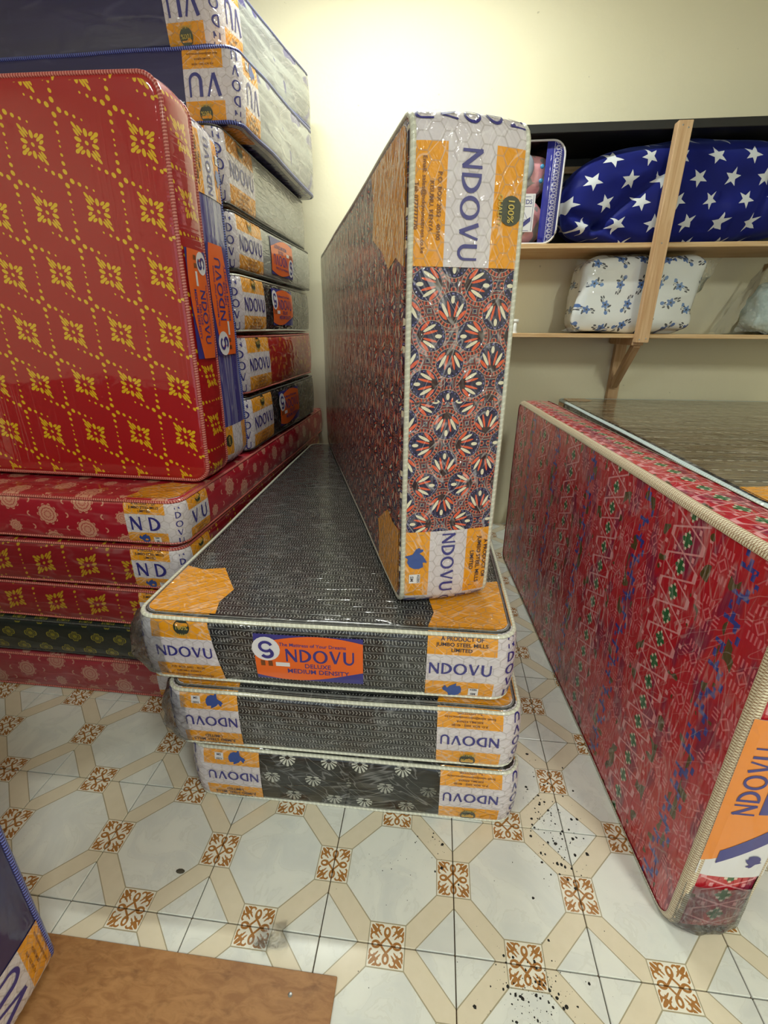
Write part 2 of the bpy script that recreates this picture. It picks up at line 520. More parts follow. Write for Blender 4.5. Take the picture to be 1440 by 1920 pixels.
def floralpillow():
    def f(x, y):
        S = .085; x, y = x * .80, y * .80
        row = fl(y * (1 / S)); xo = x * (1 / S) + rnd(row, 5.) * 1.
        cx = fl(xo); r0, r1 = rnd(cx, row), rnd(cx + 31., row)
        lx = (fr(xo) - .5) * S + (r0 - .5) * .03; ly = (fr(y * (1 / S)) - .5) * S + (r1 - .5) * .03
        r = length(lx, ly); th = at2(ly, lx)
        fwr = r < (.0135 + cs(th * 5.) * .0035)
        ctr = r < .004
        an = r1 * 6.28
        ux, uy = lx * cs(an) + ly * sn(an), ly * cs(an) - lx * sn(an)
        stem = band(uy, 0., .0009) * (ab(ux) < .032)
        au = ab(ux)
        leaf = mx(ell(au, uy, .022, .007, .0075, .0034), ell(au, uy, .030, -.006, .0065, .0030), ell(ux, uy, -.014, -.012, .004, .009), ell(ux, uy, .034, .003, .006, .003))
        bud = ell(ux, uy, -.030, .010, .008, .007)
        c = mix(mx(stem, leaf), mix(nz(comb(x, y), 5., 2.), 'cfd6da', 'e2e4e2'), '3f4450')
        c = mix(mx(fwr, bud), c, mix(r0, '3a5a9c', '6488bd'))
        return mix(ctr, c, '2a3040')
    wrapped('pillow_print', f, streak=(4, 26), amp=.0010, milk=.15, crinkle=.0016)
floralpillow()
wrapped('pink_fleece', lambda x, y: mix(nz(comb(x, y), 14., 1.) > .58, mix(nz(comb(x, y), 5., 2.), 'e79aa4', 'f0b4ba'), 'a39a9c'), streak=(4, 16), amp=.0003, milk=.1)
def lace():
    def f(x, y):
        u = fr(y * (1 / .024)) - .5; w = (x) * 1.
        r = length(u * .024, w)
        n = nz(comb(x * 260., y * 260.), 1., 2.)
        m = mx(band(r, .0085, .0016), band(ab(w), .015, .0018) * (n > .45), band(ab(ab(u) * .024 - w * .4), .004, .0012)) * (ab(w) < .019)
        return mix(m * .85, '151c86', 'c9c6dc')
    wrapped('navy_lace', f, streak=(4, 16), amp=.0002, milk=.05)
lace()
plain('teal_cloth', 'd3e6e4', .7)
plain('bubble_grey', '8e97a6', .3, 1.)
plain('honey_yellow', 'e0ab1e', .4, .8)
plain('bead_blue', '2f86b8', .3, .8)

def emitmat():
    m, b = newmat('tube_glow')
    b.inputs['Emission Color'].default_value = (1, .97, .9, 1); b.inputs['Emission Strength'].default_value = 14
emitmat()

# ---------------------------------------------------------------- mesh helpers
class MB:
    def __init__(s): s.v = []; s.f = []; s.uv = []; s.m = []
    def add(s, vs, fs, uvs=None, m=0):
        o = len(s.v); s.v += [tuple(v) for v in vs]
        for f in fs:
            s.f.append([i + o for i in f]); s.m.append(m)
            s.uv.append([uvs[i] if uvs else (vs[i][0], vs[i][1]) for i in f])
    def box(s, a, b, m=0):
        x0, y0, z0 = a; x1, y1, z1 = b
        v = [(x0, y0, z0), (x1, y0, z0), (x1, y1, z0), (x0, y1, z0), (x0, y0, z1), (x1, y0, z1), (x1, y1, z1), (x0, y1, z1)]
        s.add(v, [(3, 2, 1, 0), (4, 5, 6, 7), (0, 1, 5, 4), (1, 2, 6, 5), (2, 3, 7, 6), (3, 0, 4, 7)], None, m)
    def build(s, name, mats, parent=None, smooth=True, fn=None):
        me = bpy.data.meshes.new(name)
        v = [fn(Vector(p)) for p in s.v] if fn else s.v
        me.from_pydata([tuple(p) for p in v], [], s.f)
        ul = me.uv_layers.new(name='UVMap')
        flat = [c for fuv in s.uv for uv in fuv for c in (uv[0], uv[1])]
        ul.data.foreach_set('uv', flat)
        for mm in (mats if isinstance(mats, (list, tuple)) else [mats]): me.materials.append(MATS[mm])
        me.polygons.foreach_set('material_index', s.m)
        me.polygons.foreach_set('use_smooth', [smooth] * len(s.f))
        me.update()
        o = bpy.data.objects.new(name, me); COL.objects.link(o)
        if parent: o.parent = parent
        return o
def bevel(o, w=.004, seg=2):
    b = o.modifiers.new('bevel', 'BEVEL'); b.width = w; b.segments = seg; b.limit_method = 'ANGLE'
    return o
def tag(o, label, cat, group=None):
    o['label'] = label; o['category'] = cat
    if group: o['group'] = group
    return o
def struct(o, label=None):
    o['kind'] = 'structure'
    if label: o['label'] = label
    return o
def empty(name, loc, rot=(0, 0, 0)):
    o = bpy.data.objects.new(name, None); COL.objects.link(o)
    o.location = loc; o.rotation_euler = rot; o.empty_display_size = .1
    return o
def tube(mb, pts, rad, n=8, closed=False, m=0, uscale=1.):
    pts = [Vector(p) for p in pts]; N = len(pts); acc = 0.; vs = []; uv = []
    rings = N + 1 if closed else N
    for i in range(rings):
        p = pts[i % N]
        a = pts[(i - 1) % N] if (closed or i > 0) else p
        b = pts[(i + 1) % N] if (closed or i < N - 1) else p
        t = (b - a).normalized()
        up = Vector((0, 0, 1)) if abs(t.z) < .9 else Vector((1, 0, 0))
        sx = t.cross(up).normalized(); sy = sx.cross(t)
        if i: acc += (p - pts[(i - 1) % N]).length
        for k in range(n + 1):
            an = 2 * math.pi * k / n
            r_ = rad(i) if callable(rad) else rad
            vs.append(p + (sx * math.cos(an) + sy * math.sin(an)) * r_); uv.append((acc * uscale, k / n))
    fs = []
    for i in range(rings - 1):
        for k in range(n):
            a = i * (n + 1) + k
            fs.append((a, a + 1, a + n + 2, a + n + 1))
    mb.add(vs, fs, uv, m)

# text in 2D -------------------------------------------------------
TXT = {}
def text2d(s):
    if s in TXT: return TXT[s]
    cu = bpy.data.curves.new('t', 'FONT'); cu.body = s; cu.size = 1; cu.align_x = 'CENTER'; cu.resolution_u = 3
    cu.offset = .012
    o = bpy.data.objects.new('t', cu); COL.objects.link(o)
    dg = bpy.context.evaluated_depsgraph_get()
    me = bpy.data.meshes.new_from_object(o.evaluated_get(dg))
    v = [(p.co.x, p.co.y) for p in me.vertices]; f = [list(p.vertices) for p in me.polygons]
    bpy.data.objects.remove(o); bpy.data.curves.remove(cu); bpy.data.meshes.remove(me)
    TXT[s] = (v, f)
    return TXT[s]
def stroke(pts, w):
    vs = []; fs = []
    n = len(pts)
    for i, p in enumerate(pts):
        a = pts[max(i - 1, 0)]; b = pts[min(i + 1, n - 1)]
        tx, ty = b[0] - a[0], b[1] - a[1]; l = math.hypot(tx, ty) or 1
        ww = (w(i / (n - 1)) if callable(w) else w) / 2
        vs += [(p[0] - ty / l * ww, p[1] + tx / l * ww), (p[0] + ty / l * ww, p[1] - tx / l * ww)]
    for i in range(n - 1): fs.append((2 * i, 2 * i + 1, 2 * i + 3, 2 * i + 2))
    return vs, fs
def arc(cx, cy, rx, ry, a0, a1, n=14):
    return [(cx + rx * math.cos(R(a0 + (a1 - a0) * i / n)), cy + ry * math.sin(R(a0 + (a1 - a0) * i / n))) for i in range(n + 1)]
GL = {  # letters one unit high: (advance, strokes)
    'N': (.86, [([(.08, 0), (.08, 1)], .12), ([(.06, .97), (.70, .03)], .19), ([(.69, 0), (.69, 1)], .12)]),
    'D': (.86, [([(.09, 0), (.09, 1)], .15), (arc(.09, .5, .60, .45, -90, 90), lambda t: .10 + .10 * math.sin(math.pi * t))]),
    'O': (1.0, [(arc(.46, .5, .40, .45, 0, 360, 28), lambda t: .11 + .07 * abs(math.cos(2 * math.pi * t)))]),
    'V': (.84, [([(.08, 1), (.39, .04)], .18), ([(.70, 1), (.40, .04)], .11)]),
    'U': (.82, [([(.10, 1), (.10, .36)] + arc(.38, .36, .28, .31, 180, 360)[1:] + [(.66, 1)], lambda t: .18 - .07 * t)]),
}
def word2d(w, gap=.06):
    x = 0; V = []; F = []
    for ch in w:
        if ch == ' ': x += .45; continue
        adv, st = GL[ch]
        for pts, wd in st:
            v, f = stroke(pts, wd); o = len(V)
            V += [(a + x, b) for a, b in v]; F += [[i + o for i in q] for q in f]
        x += adv + gap
    x -= gap
    return [(a - x / 2, b - .5) for a, b in V], F

ELE = [(-.62, .62), (-.45, .30), (-.20, .62), (.10, .80), (.42, .98), (.38, .62), (.80, .66), (.95, .30), (.92, -.15), (.70, -.52), (.35, -.70), (.02, -.66),
       (-.18, -.92), (-.30, -.62), (-.38, -.28), (-.60, -.12), (-.85, .02), (-.95, .28), (-.80, .40), (-.80, .62)]
# ---------------------------------------------------------------- the mattress
class Mattress:
    FACE = {'flat': Matrix.Identity(3), 'flip': Matrix.Rotation(math.pi, 3, 'Y'),
            'cw': Matrix.Rotation(math.pi / 2, 3, 'Y'), 'ccw': Matrix.Rotation(-math.pi / 2, 3, 'Y'),
            'up': Matrix.Rotation(math.pi / 2, 3, 'X'), 'dn': Matrix.Rotation(-math.pi / 2, 3, 'X')}
    def __init__(s, label, W, L, T, corner, rz=0, face='flat', rc=.05, re=.022, amp=.004, seed=0, group=None,
                 anchor=(1, -1), tilt=(0, 0), wedge=0., freq=2.2, sagx=0., name='mattress'):
        """W, L, T: local x, y, z.  corner: world point (x, y, z) of the bottom corner chosen by anchor signs"""
        if face in ('flat', 'flip'): T -= .006
        s.hx, s.hy, s.T, s.rc, s.re = W / 2, L / 2, T, rc, re
        s.amp, s.seed, s.wedge, s.freq, s.sagx = amp, seed, wedge, freq, sagx
        s.F = s.FACE[face]
        ext = [abs(sum(abs(s.F[i][j]) * d for j, d in enumerate((W, L, T)))) for i in range(3)]
        s.ext = ext
        r3 = Matrix.Rotation(R(rz), 3, 'Z')
        off = r3 @ Vector((anchor[0] * ext[0] / 2, anchor[1] * ext[1] / 2, 0))
        loc = Vector(corner) - off
        s.root = empty(name, loc, (R(tilt[0]), R(tilt[1]), R(rz)))
        tag(s.root, label, 'mattress', group)
        s.segs()
    def segs(s):
        hx, hy, rc = s.hx, s.hy, s.rc
        a = math.pi / 2 * rc
        s.nh = max(6, int((hx - rc) / .06)); s.ny = max(6, int(2 * (hy - rc) / .06))
        s.segn = [s.nh, 5, s.ny, 5, 2 * s.nh, 5, s.ny, 5, s.nh]
        ls = [hx - rc, a, 2 * (hy - rc), a, 2 * (hx - rc), a, 2 * (hy - rc), a, hx - rc]
        s.ls = ls; s.cum = [sum(ls[:i]) for i in range(10)]; s.per = sum(ls)
        s.sc = [s.cum[1] + a / 2, s.cum[3] + a / 2, s.cum[5] + a / 2, s.cum[7] + a / 2]
    def outl(s, q, inset=0.):
        q = q % s.per
        i = 0
        while i < 8 and q > s.cum[i + 1]: i += 1
        t = (q - s.cum[i]) / s.ls[i]
        hx, hy = s.hx, s.hy; e = max(s.rc, inset); r = max(s.rc - inset, 0.)
        if inset < 0: e = s.rc
        ex, ey = max(hx - e, 0), max(hy - e, 0); ox, oy = hx - inset, hy - inset
        def cor(cx, cy, a0): an = a0 + t * math.pi / 2; return (cx + r * math.cos(an), cy + r * math.sin(an))
        if i == 0: return (ex * t, -oy)
        if i == 1: return cor(ex, -ey, -math.pi / 2)
        if i == 2: return (ox, -ey + 2 * ey * t)
        if i == 3: return cor(ex, ey, 0)
        if i == 4: return (ex - 2 * ex * t, oy)
        if i == 5: return cor(-ex, ey, math.pi / 2)
        if i == 6: return (-ox, ey - 2 * ey * t)
        if i == 7: return cor(-ex, -ey, math.pi)
        return (-ex + ex * t, -oy)
    def edge(s, z):
        d = 0.
        if z > s.T - s.re: d = z - (s.T - s.re)
        elif z < s.re: d = s.re - z
        d = min(abs(d), s.re)
        return s.re - math.sqrt(max(s.re ** 2 - d ** 2, 0))
    def surf(s, q, z, off=0.):
        x, y = s.outl(q, s.edge(z) - off)
        return Vector((x, y, z))
    def fin(s, v):
        """soft-goods deformation shared by all parts, then stand the mattress up"""
        p = v * s.freq + Vector((s.seed * 7.3, s.seed * 3.1, s.seed))
        n = Vector((noise.noise(p), noise.noise(p + Vector((9, 0, 0))), noise.noise(p + Vector((0, 9, 0)))))
        bul = 1 - min(1, abs(v.z / s.T - .5) * 2) ** 2
        out = Vector((v.x / s.hx, v.y / s.hy, 0))
        w = Vector(v)
        w += Vector((n.x, n.y, n.z * .7)) * s.amp
        w.x += out.x * abs(out.x) ** 6 * bul * .006; w.y += out.y * abs(out.y) ** 6 * bul * .006
        if s.wedge: w.z -= s.wedge * (v.y / s.hy + 1) / 2 * (1 - v.z / s.T)
        if s.sagx: w.z += s.sagx * (v.x / s.hx) ** 2
        w.z -= s.T / 2
        w = s.F @ w
        w.z += s.ext[2] / 2
        return w
    def params(s):
        out = []
        for i, l in enumerate(s.ls):
            n = s.segn[i]
            out += [s.cum[i] + l * k / n for k in range(n)]
        return out
    def body(s, mat, side=None, front=None):
        segn = s.segn
        qs = s.params(); n = len(qs); T, re = s.T, s.re
        prof = []
        for k in range(0, 5): a = math.pi / 2 * k / 4; prof.append((re - re * math.sin(a), re - re * math.cos(a)))
        for k in range(1, 6): prof.append((0, re + (T - 2 * re) * k / 6))
        for k in range(0, 5): a = math.pi / 2 * k / 4; prof.append((re - re * math.cos(a), T - re + re * math.sin(a)))
        mb = MB(); vs = []
        for i, z in prof:
            for q in qs:
                x, y = s.outl(q, i); vs.append((x, y, z))
        for r in range(len(prof) - 1):
            for k in range(n):
                k2 = (k + 1) % n
                mb.f.append([r * n + k, r * n + k2, (r + 1) * n + k2, (r + 1) * n + k])
                q0, q1 = qs[k], qs[k2] if k2 else s.per
                mb.uv.append([(q0, prof[r][1]), (q1, prof[r][1]), (q1, prof[r + 1][1]), (q0, prof[r + 1][1])])
                mb.m.append((2 if front and (qs[k] < s.cum[1] or qs[k] >= s.cum[8]) else 1) if side else 0)
        st = [sum(segn[:i]) for i in range(10)]
        nx, ny = segn[0] + segn[8], segn[2]
        xs = [vs[st[8] + k][0] for k in range(segn[8])] + [vs[k][0] for k in range(segn[0] + 1)]
        ys = [vs[st[2] + k][1] for k in range(ny + 1)]
        for r, z in ((0, 0.), (len(prof) - 1, T)):
            base = len(vs)
            vs += [(x, y, z) for y in ys for x in xs]
            G = lambda i, j: base + j * (nx + 1) + i
            O = lambda k: r * n + k % n
            fs = [[G(i, j), G(i + 1, j), G(i + 1, j + 1), G(i, j + 1)] for j in range(ny) for i in range(nx)]
            fs += [[O(st[8] + i), O(st[8] + i + 1), G(i + 1, 0), G(i, 0)] for i in range(nx)]
            fs += [[O(st[2] + j), O(st[2] + j + 1), G(nx, j + 1), G(nx, j)] for j in range(ny)]
            fs += [[O(st[4] + i), O(st[4] + i + 1), G(nx - i - 1, ny), G(nx - i, ny)] for i in range(nx)]
            fs += [[O(st[6] + j), O(st[6] + j + 1), G(0, ny - j - 1), G(0, ny - j)] for j in range(ny)]
            for c, (ci, cj) in enumerate(((nx, 0), (nx, ny), (0, ny), (0, 0))):
                fs += [[O(st[2 * c + 1] + k), O(st[2 * c + 1] + k + 1), G(ci, cj)] for k in range(5)]
            if r == 0: fs = [f[::-1] for f in fs]
            for f in fs: mb.f.append(f); mb.uv.append([(vs[i][0], vs[i][1]) for i in f]); mb.m.append(0)
        mb.v = vs
        return mb.build('body', [mat] + ([side] if side else []) + ([front] if front else []), s.root, fn=s.fin)
    def piping(s, mat, rad=.0055, tape=None):
        qs = s.params(); re = s.re
        for z, sg in ((s.T - re * .35, 1), (re * .35, -1)):
            mb = MB()
            if tape:        # flat woven tape folded over the edge
                vs = []; uv = []; fs = []; m = 5
                for k, q in enumerate(qs + [s.per]):
                    for j in range(m + 1):
                        a = -.10 + (math.pi / 2 + .2) * j / m
                        r = re + .002
                        zz = (s.T - re + r * math.sin(a)) if sg > 0 else re - r * math.sin(a)
                        x, y = s.outl(q, re - r * math.cos(a)); vs.append((x, y, zz)); uv.append((q, j / m))
                for k in range(len(qs)):
                    for j in range(m):
                        a = k * (m + 1) + j
                        fs.append((a, a + m + 1, a + m + 2, a + 1) if sg > 0 else (a, a + 1, a + m + 2, a + m + 1))
                mb.add(vs, fs, uv)
                mb.build('edge_tape', mat, s.root, fn=s.fin)
            else:
                pts = [Vector((*s.outl(q, re * .18), z)) for q in qs]
                tube(mb, pts, rad, 7, True)
                mb.build('piping', mat, s.root, fn=s.fin)
    # ---- printed corner protectors
    def guard(s, c, a=.19, b=.19, strip=.032, flap=1., prints='AB', words=('NDOVU', 'NDOVU'), stack=True, lift=.0016, skew=(0, 0), hw=.30):
        T = s.T; sc = s.sc[c]; mb = MB()
        lo, hi = sc - strip - a, sc + strip + b
        nA, nS, nB = 5, 8, 5
        cols = [lo + a * i / nA for i in range(nA)] + [sc - strip + 2 * strip * i / nS for i in range(nS)] + [sc + strip + b * i / nB for i in range(nB + 1)]
        zb = [0, .006, .012, .02, .30 * T, .42 * T, .58 * T, .70 * T, T - .02, T - .012, T - .006, T]
        vs = []; uv = []
        for z in zb:
            for i, q in enumerate(cols):
                k = (z / T - .5)
                qq = q + (skew[0] * k if i == 0 else 0) + (skew[1] * k if i == len(cols) - 1 else 0)
                vs.append(s.surf(qq, z, lift)); uv.append((q - sc, z))
        n = len(cols)
        for r in range(len(zb) - 1):
            for k in range(n - 1):
                q = (cols[k] + cols[k + 1]) / 2
                zc = (zb[r] + zb[r + 1]) / 2 / T
                m = 1 if abs(q - sc) < strip or (.30 < zc < .70) else 0
                mb.f.append([r * n + k, r * n + k + 1, (r + 1) * n + k + 1, (r + 1) * n + k]); mb.m.append(m)
                mb.uv.append([uv[j] for j in mb.f[-1]])
        mb.v = [tuple(v) for v in vs]
        # flaps folded over the two broad faces
        sx, sy = (1 if c in (0, 1) else -1), (1 if c in (1, 2) else -1)
        C = Vector((sx * s.hx, sy * s.hy, 0))
        alongx, alongy = Vector((-sx, 0, 0)), Vector((0, -sy, 0))
        dA, dB = (alongx, alongy) if c in (0, 2) else (alongy, alongx)
        la, lb = a + s.rc * .9 + strip * .3, b + s.rc * .9 + strip * .3
        if flap:
            for z, up in ((T, 1), (0, -1)):
                pts = [Vector((*s.outl(q, s.re - lift), z)) for q in cols]
                d = flap * min(la, lb)
                e = Vector((0, 0, z))
                pts += [C + dB * lb * .90 + dA * d * .34 + e, C + dB * lb * .96 + dA * d * .62 + e,
                        C + dB * d * .80 + dA * d * .86 + e, C + dA * la * .96 + dB * d * .62 + e, C + dA * la * .90 + dB * d * .34 + e]
                # fan around an inner point so that the flap follows the soft face
                ctr = C + dA * d * .45 + dB * d * .45 + e
                allp = [ctr] + pts
                allp = [p + Vector((0, 0, up * lift)) for p in allp]
                nn = len(pts)
                fs = [(0, 1 + i, 1 + (i + 1) % nn) for i in range(nn)]
                if up < 0: fs = [f[::-1] for f in fs]
                mb.add(allp, fs, [(p.x, p.y) for p in allp], 0)
        g = mb.build('corner_guard', ['label_orange', 'label_white'], s.root, fn=s.fin)
        off = lift + .0012
        def panel(kind, q0, w, word):
            if word:
                Lm = MB(); V, F = word2d(word)
                ww = max(v[0] for v in V) * 2 if V else 1
                h = min(T * hw, w * .88 / ww)
                Lm.add([s.surf(q0 + v[0] * h, T * .5 + v[1] * h, off) for v in V], F)
                if ' ' not in word: Lm.build('lettering', 'ink_navy', g, fn=s.fin)
                else:
                    for j, ch in enumerate(word.split()):
                        Lm = MB(); V, F = word2d(ch); h = T * hw
                        Lm.add([s.surf(q0 + (j - .5) * w * .46 + v[0] * h, T * .5 + v[1] * h, off) for v in V], F)
                        Lm.build('letter', 'ink_navy', g, fn=s.fin)
            def tx(Sm, t, x, y, h, m, o=0.):
                V, F = text2d(t); Sm.add([s.surf(q0 + x + v[0] * h, y + (v[1] - .35) * h, off + o) for v in V], F, None, m)
            def poly(Sm, pts, m): Sm.add([s.surf(q0 + p[0], p[1], off) for p in pts], [list(range(len(pts)))], None, m)
            hh = min(T * .075, w * .085)
            if kind == 'A':
                Sm = MB(); tx(Sm, 'A PRODUCT OF', 0, T * .925, hh, 0); tx(Sm, 'JUMBO STEEL MILLS', 0, T * .85, hh, 0); tx(Sm, 'LIMITED', 0, T * .775, hh, 0)
                Sm.build('maker_text', 'ink_dark', g, fn=s.fin)
                k = T * .125; ex, ey = -w * .10, T * .155
                Sm = MB(); poly(Sm, [(ex + p[0] * k, ey + p[1] * k) for p in ELE], 0)
                Sm.build('elephant_emblem', 'ink_blue', g, fn=s.fin)
                Sm = MB(); poly(Sm, [(w * .22 - .012, T * .09), (w * .22 + .012, T * .09), (w * .22 + .012, T * .21), (w * .22 - .012, T * .21)], 1)
                tx(Sm, 'KEBS', w * .22, T * .19, T * .04, 0, .0005); tx(Sm, 'SM', w * .22, T * .12, T * .05, 0, .0005)
                Sm.build('quality_seal', ['ink_dark', 'ink_white'], g, fn=s.fin)
            else:
                k = T * .105; ey = T * .86
                Sm = MB(); poly(Sm, [(k * math.cos(2 * math.pi * i / 20), ey + k * math.sin(2 * math.pi * i / 20)) for i in range(20)], 0)
                tx(Sm, '100%', 0, ey, k * .75, 1, .0008); tx(Sm, 'QUALITY', 0, ey - k * .95, k * .5, 1, .0008)
                Sm.build('quality_badge', ['ink_green', 'ink_gold'], g, fn=s.fin)
                Sm = MB()
                for i, t in enumerate(('P.O. BOX 2052 - 40100', 'KISUMU, KENYA', 'Email: sales@ndovumattress.co.ke', 'Tel: 0777777770')):
                    tx(Sm, t, 0, T * (.245 - i * .062), hh * .66, 0)
                Sm.build('address_text', 'ink_brown', g, fn=s.fin)
        if 'A' in prints: panel('A', sc - strip - a / 2, a, words[0])
        if 'B' in prints: panel('B', sc + strip + b / 2, b, words[1])
        if stack:
            Lm = MB(); h = min(T * .135, strip * 1.4)
            for i, ch in enumerate('NDOVU'):
                V, F = word2d(ch)
                Lm.add([s.surf(sc + v[0] * h, T * (.88 - .19 * i) + v[1] * h, off) for v in V], F)
            Lm.build('lettering', 'ink_navy', g, fn=s.fin)
        return g
    def product_label(s, q0, z0, w, h, lines=('DELUXE', 'MEDIUM DENSITY'), turn=False, kind=1):
        off = .003
        sg = -1 if turn else 1
        P = lambda x, y, o=0: s.surf(q0 + sg * x, z0 + sg * y, off + o)
        def grid(mb, pts, m, o=0.):
            if len(pts) > 6:
                mb.add([P(p[0], p[1], o) for p in pts], [list(range(len(pts)))], None, m); return
            tri = [(pts[0], pts[i], pts[i + 1]) for i in range(1, len(pts) - 1)]; done = []
            while tri:
                t = tri.pop()
                d = [math.dist(t[i], t[(i + 1) % 3]) for i in range(3)]; i = d.index(max(d))
                if d[i] < .022: done.append(t); continue
                a_, b_, c_ = t[i], t[(i + 1) % 3], t[(i + 2) % 3]; q = ((a_[0] + b_[0]) / 2, (a_[1] + b_[1]) / 2)
                tri += [(a_, q, c_), (q, b_, c_)]
            for t in done: mb.add([P(p[0], p[1], o) for p in t], [(0, 1, 2)], None, m)
        mb = MB(); H, V = w / 2, h / 2
        n = 12
        def strip_(top, bot, m, o):
            xs = [-H + w * i / n for i in range(n + 1)]
            R5 = 6
            vs = [P(x, bot(x) + (top(x) - bot(x)) * j / R5, o) for j in range(R5 + 1) for x in xs]
            mb.add(vs, [(j * (n + 1) + i, j * (n + 1) + i + 1, (j + 1) * (n + 1) + i + 1, (j + 1) * (n + 1) + i) for j in range(R5) for i in range(n)], None, m)
        if kind == 1:
            strip_(lambda x: V, lambda x: -V, 0, 0)
            strip_(lambda x: V * min(1, .55 + .45 * math.cos(x / H * 1.25 - .25)), lambda x: -V * min(1, .62 + .38 * math.cos(x / H * 1.5 + .5)), 1, .0006)
            c0 = (-H * .78, V * .38); r = V * .52
            grid(mb, [(c0[0] + r * math.cos(2 * math.pi * i / 20), c0[1] + r * math.sin(2 * math.pi * i / 20)) for i in range(20)], 2, .0012)
            v, f = stroke(arc(c0[0], c0[1] + r * .2, r * .42, r * .38, 20, 330), r * .22)
            mb.add([P(a, b, .0018) for a, b in v], f, None, 3)
            v, f = stroke(arc(c0[0] + r * .05, c0[1] - r * .35, r * .38, r * .32, -150, 60), r * .26)
            mb.add([P(a, b, .0018) for a, b in v], f, None, 3)
            v, f = word2d('NDOVU'); k = V * .56
            mb.add([P(H * .22 + a * k, V * .16 + b * k, .0012) for a, b in v], f, None, 3)
            def tx(t, x, y, hh, m=3):
                v, f = text2d(t); mb.add([P(x + a * hh, y + (b - .35) * hh, .0012) for a, b in v], f, None, m)
            tx('The Mattress of Your Dreams', H * .08, V * .62, V * .20)
            tx(lines[0], H * .16, -V * .28, V * .27); tx(lines[1], H * .16, -V * .55, V * .29)
            grid(mb, [(-H * .62, -V * .36), (-H * .36, -V * .36), (-H * .36, -V * .18), (-H * .62, -V * .18)], 2, .0012)
            for i in range(2): grid(mb, [(-H * .9 + i * H * .14, -V * .38), (-H * .82 + i * H * .14, -V * .38), (-H * .82 + i * H * .14, -V * .14), (-H * .9 + i * H * .14, -V * .14)], 4, .0012)
        else:
            strip_(lambda x: V, lambda x: -V, 2, 0)
            grid(mb, [(-H * .42, -V), (H, -V), (H, V), (-H * .80, V)], 1, .0006)
            grid(mb, [(-H * .40, -V), (-H * .18, -V), (-H * .62, V * .62), (-H * .80, V * .62)], 0, .0012)
            v, f = word2d('NDOVU'); k = V * .60
            mb.add([P(H * .30 + a * k * .92, V * .42 + b * k, .0014) for a, b in v], f, None, 3)
            grid(mb, [(-H * .10, -V * .42), (H * .96, -V * .42), (H * .96, V * .0), (-H * .10, V * .0)], 0, .0012)
            def tx(t, x, y, hh, m=3):
                v, f = text2d(t); mb.add([P(x + a * hh, y + (b - .35) * hh, .0018) for a, b in v], f, None, m)
            tx('HIGH DENSITY', H * .42, -V * .22, V * .26, 2)
            k = V * .28
            grid(mb, [(-H * .76 + p[0] * k, -V * .45 + p[1] * k) for p in ELE], 3, .0012)
        mb.build('product_label', ['print_navy', 'print_orange' if kind == 1 else 'print_amber', 'ink_white', 'ink_navy', 'ink_brown'], s.root, smooth=False, fn=s.fin)
    def film(s, q0, q1, z0, z1, out, seed=0, n=14, m=8, mat='clear_film'):
        """loose crumpled flap of stretch film standing off the side"""
        mb = MB(); vs = []
        for j in range(m + 1):
            for i in range(n + 1):
                u, v = i / n, j / m
                p = s.surf(q0 + (q1 - q0) * u, min(max(z0 + (z1 - z0) * v, 0), s.T), .004)
                o = Vector(s.surf(q0 + (q1 - q0) * u, s.T / 2, 1.)) - Vector(s.surf(q0 + (q1 - q0) * u, s.T / 2, 0))
                k = math.sin(math.pi * v) * math.sin(math.pi * u)
                w = noise.noise(Vector((u * 6 + seed * 5, v * 7, seed))) * .6 + .7
                vs.append(p + o * out * k * w)
        fs = [(j * (n + 1) + i, j * (n + 1) + i + 1, (j + 1) * (n + 1) + i + 1, (j + 1) * (n + 1) + i) for j in range(m) for i in range(n)]
        mb.add(vs, fs)
        return mb.build('loose_film', mat, s.root, fn=s.fin)

# ---------------------------------------------------------------- room shell
def room():
    mb = MB(); mb.box((X0, Y0, -.08), (X1, Y1, -.006)); fo = struct(mb.build('floor', 'grout', smooth=False), 'cream ceramic tile floor with brown medallions')
    t = .3; g = .0012
    mb = MB(); mb.box((g, g, -.008), (t - g, t - g, 0))
    mb.uv = [[(mb.v[i][0] / t, mb.v[i][1] / t) for i in f] for f in mb.f]
    proto = mb.build('tile', 'tile_print', fo, smooth=False)
    b = proto.modifiers.new('bevel', 'BEVEL'); b.width = .0012; b.segments = 1
    first = True
    for i in range(-7, 11):
        for j in range(-5, 9):
            x, y = i * t, j * t
            if x + t > X1: continue
            o = proto if first else proto.copy()
            if not first: COL.objects.link(o); o.parent = fo
            first = False
            o.location = (x, y, 0)
    th = .12
    def wl(name, a, b, mat='wall_paint', lab=None):
        mb = MB(); mb.box(a, b); return struct(mb.build(name, mat, smooth=False), lab)
    wl('wall_back', (X0 - th, Y1, 0), (X1 + th, Y1 + th, ZC), lab='pale cream painted wall behind the shelves')
    wl('wall_left', (X0 - th, Y0, 0), (X0, Y1, ZC))
    wl('wall_right', (X1, Y0, 0), (X1 + th, Y1, ZC))
    wf = wl('wall_front', (X0 - th, Y0 - th, 0), (-.9, Y0, ZC))
    mb = MB(); mb.box((2.1, Y0 - th, 0), (X1 + th, Y0, ZC)); mb.box((-.9, Y0 - th, 2.35), (2.1, Y0, ZC))
    mb.build('wall_panel', 'wall_paint', wf, smooth=False)
    mb = MB()
    for x in (-.94, 2.06): mb.box((x, Y0 - th - .02, 0), (x + .08, Y0 + .02, 2.38))
    mb.box((-.94, Y0 - th - .02, 2.31), (2.14, Y0 + .02, 2.39))
    struct(mb.build('door_1', 'door_frame', smooth=False), 'wide open shop doorway frame')
    wl('ceiling', (X0 - th, Y0 - th, ZC), (X1 + th, Y1 + th, ZC + .1), 'ceiling_paint')
room()

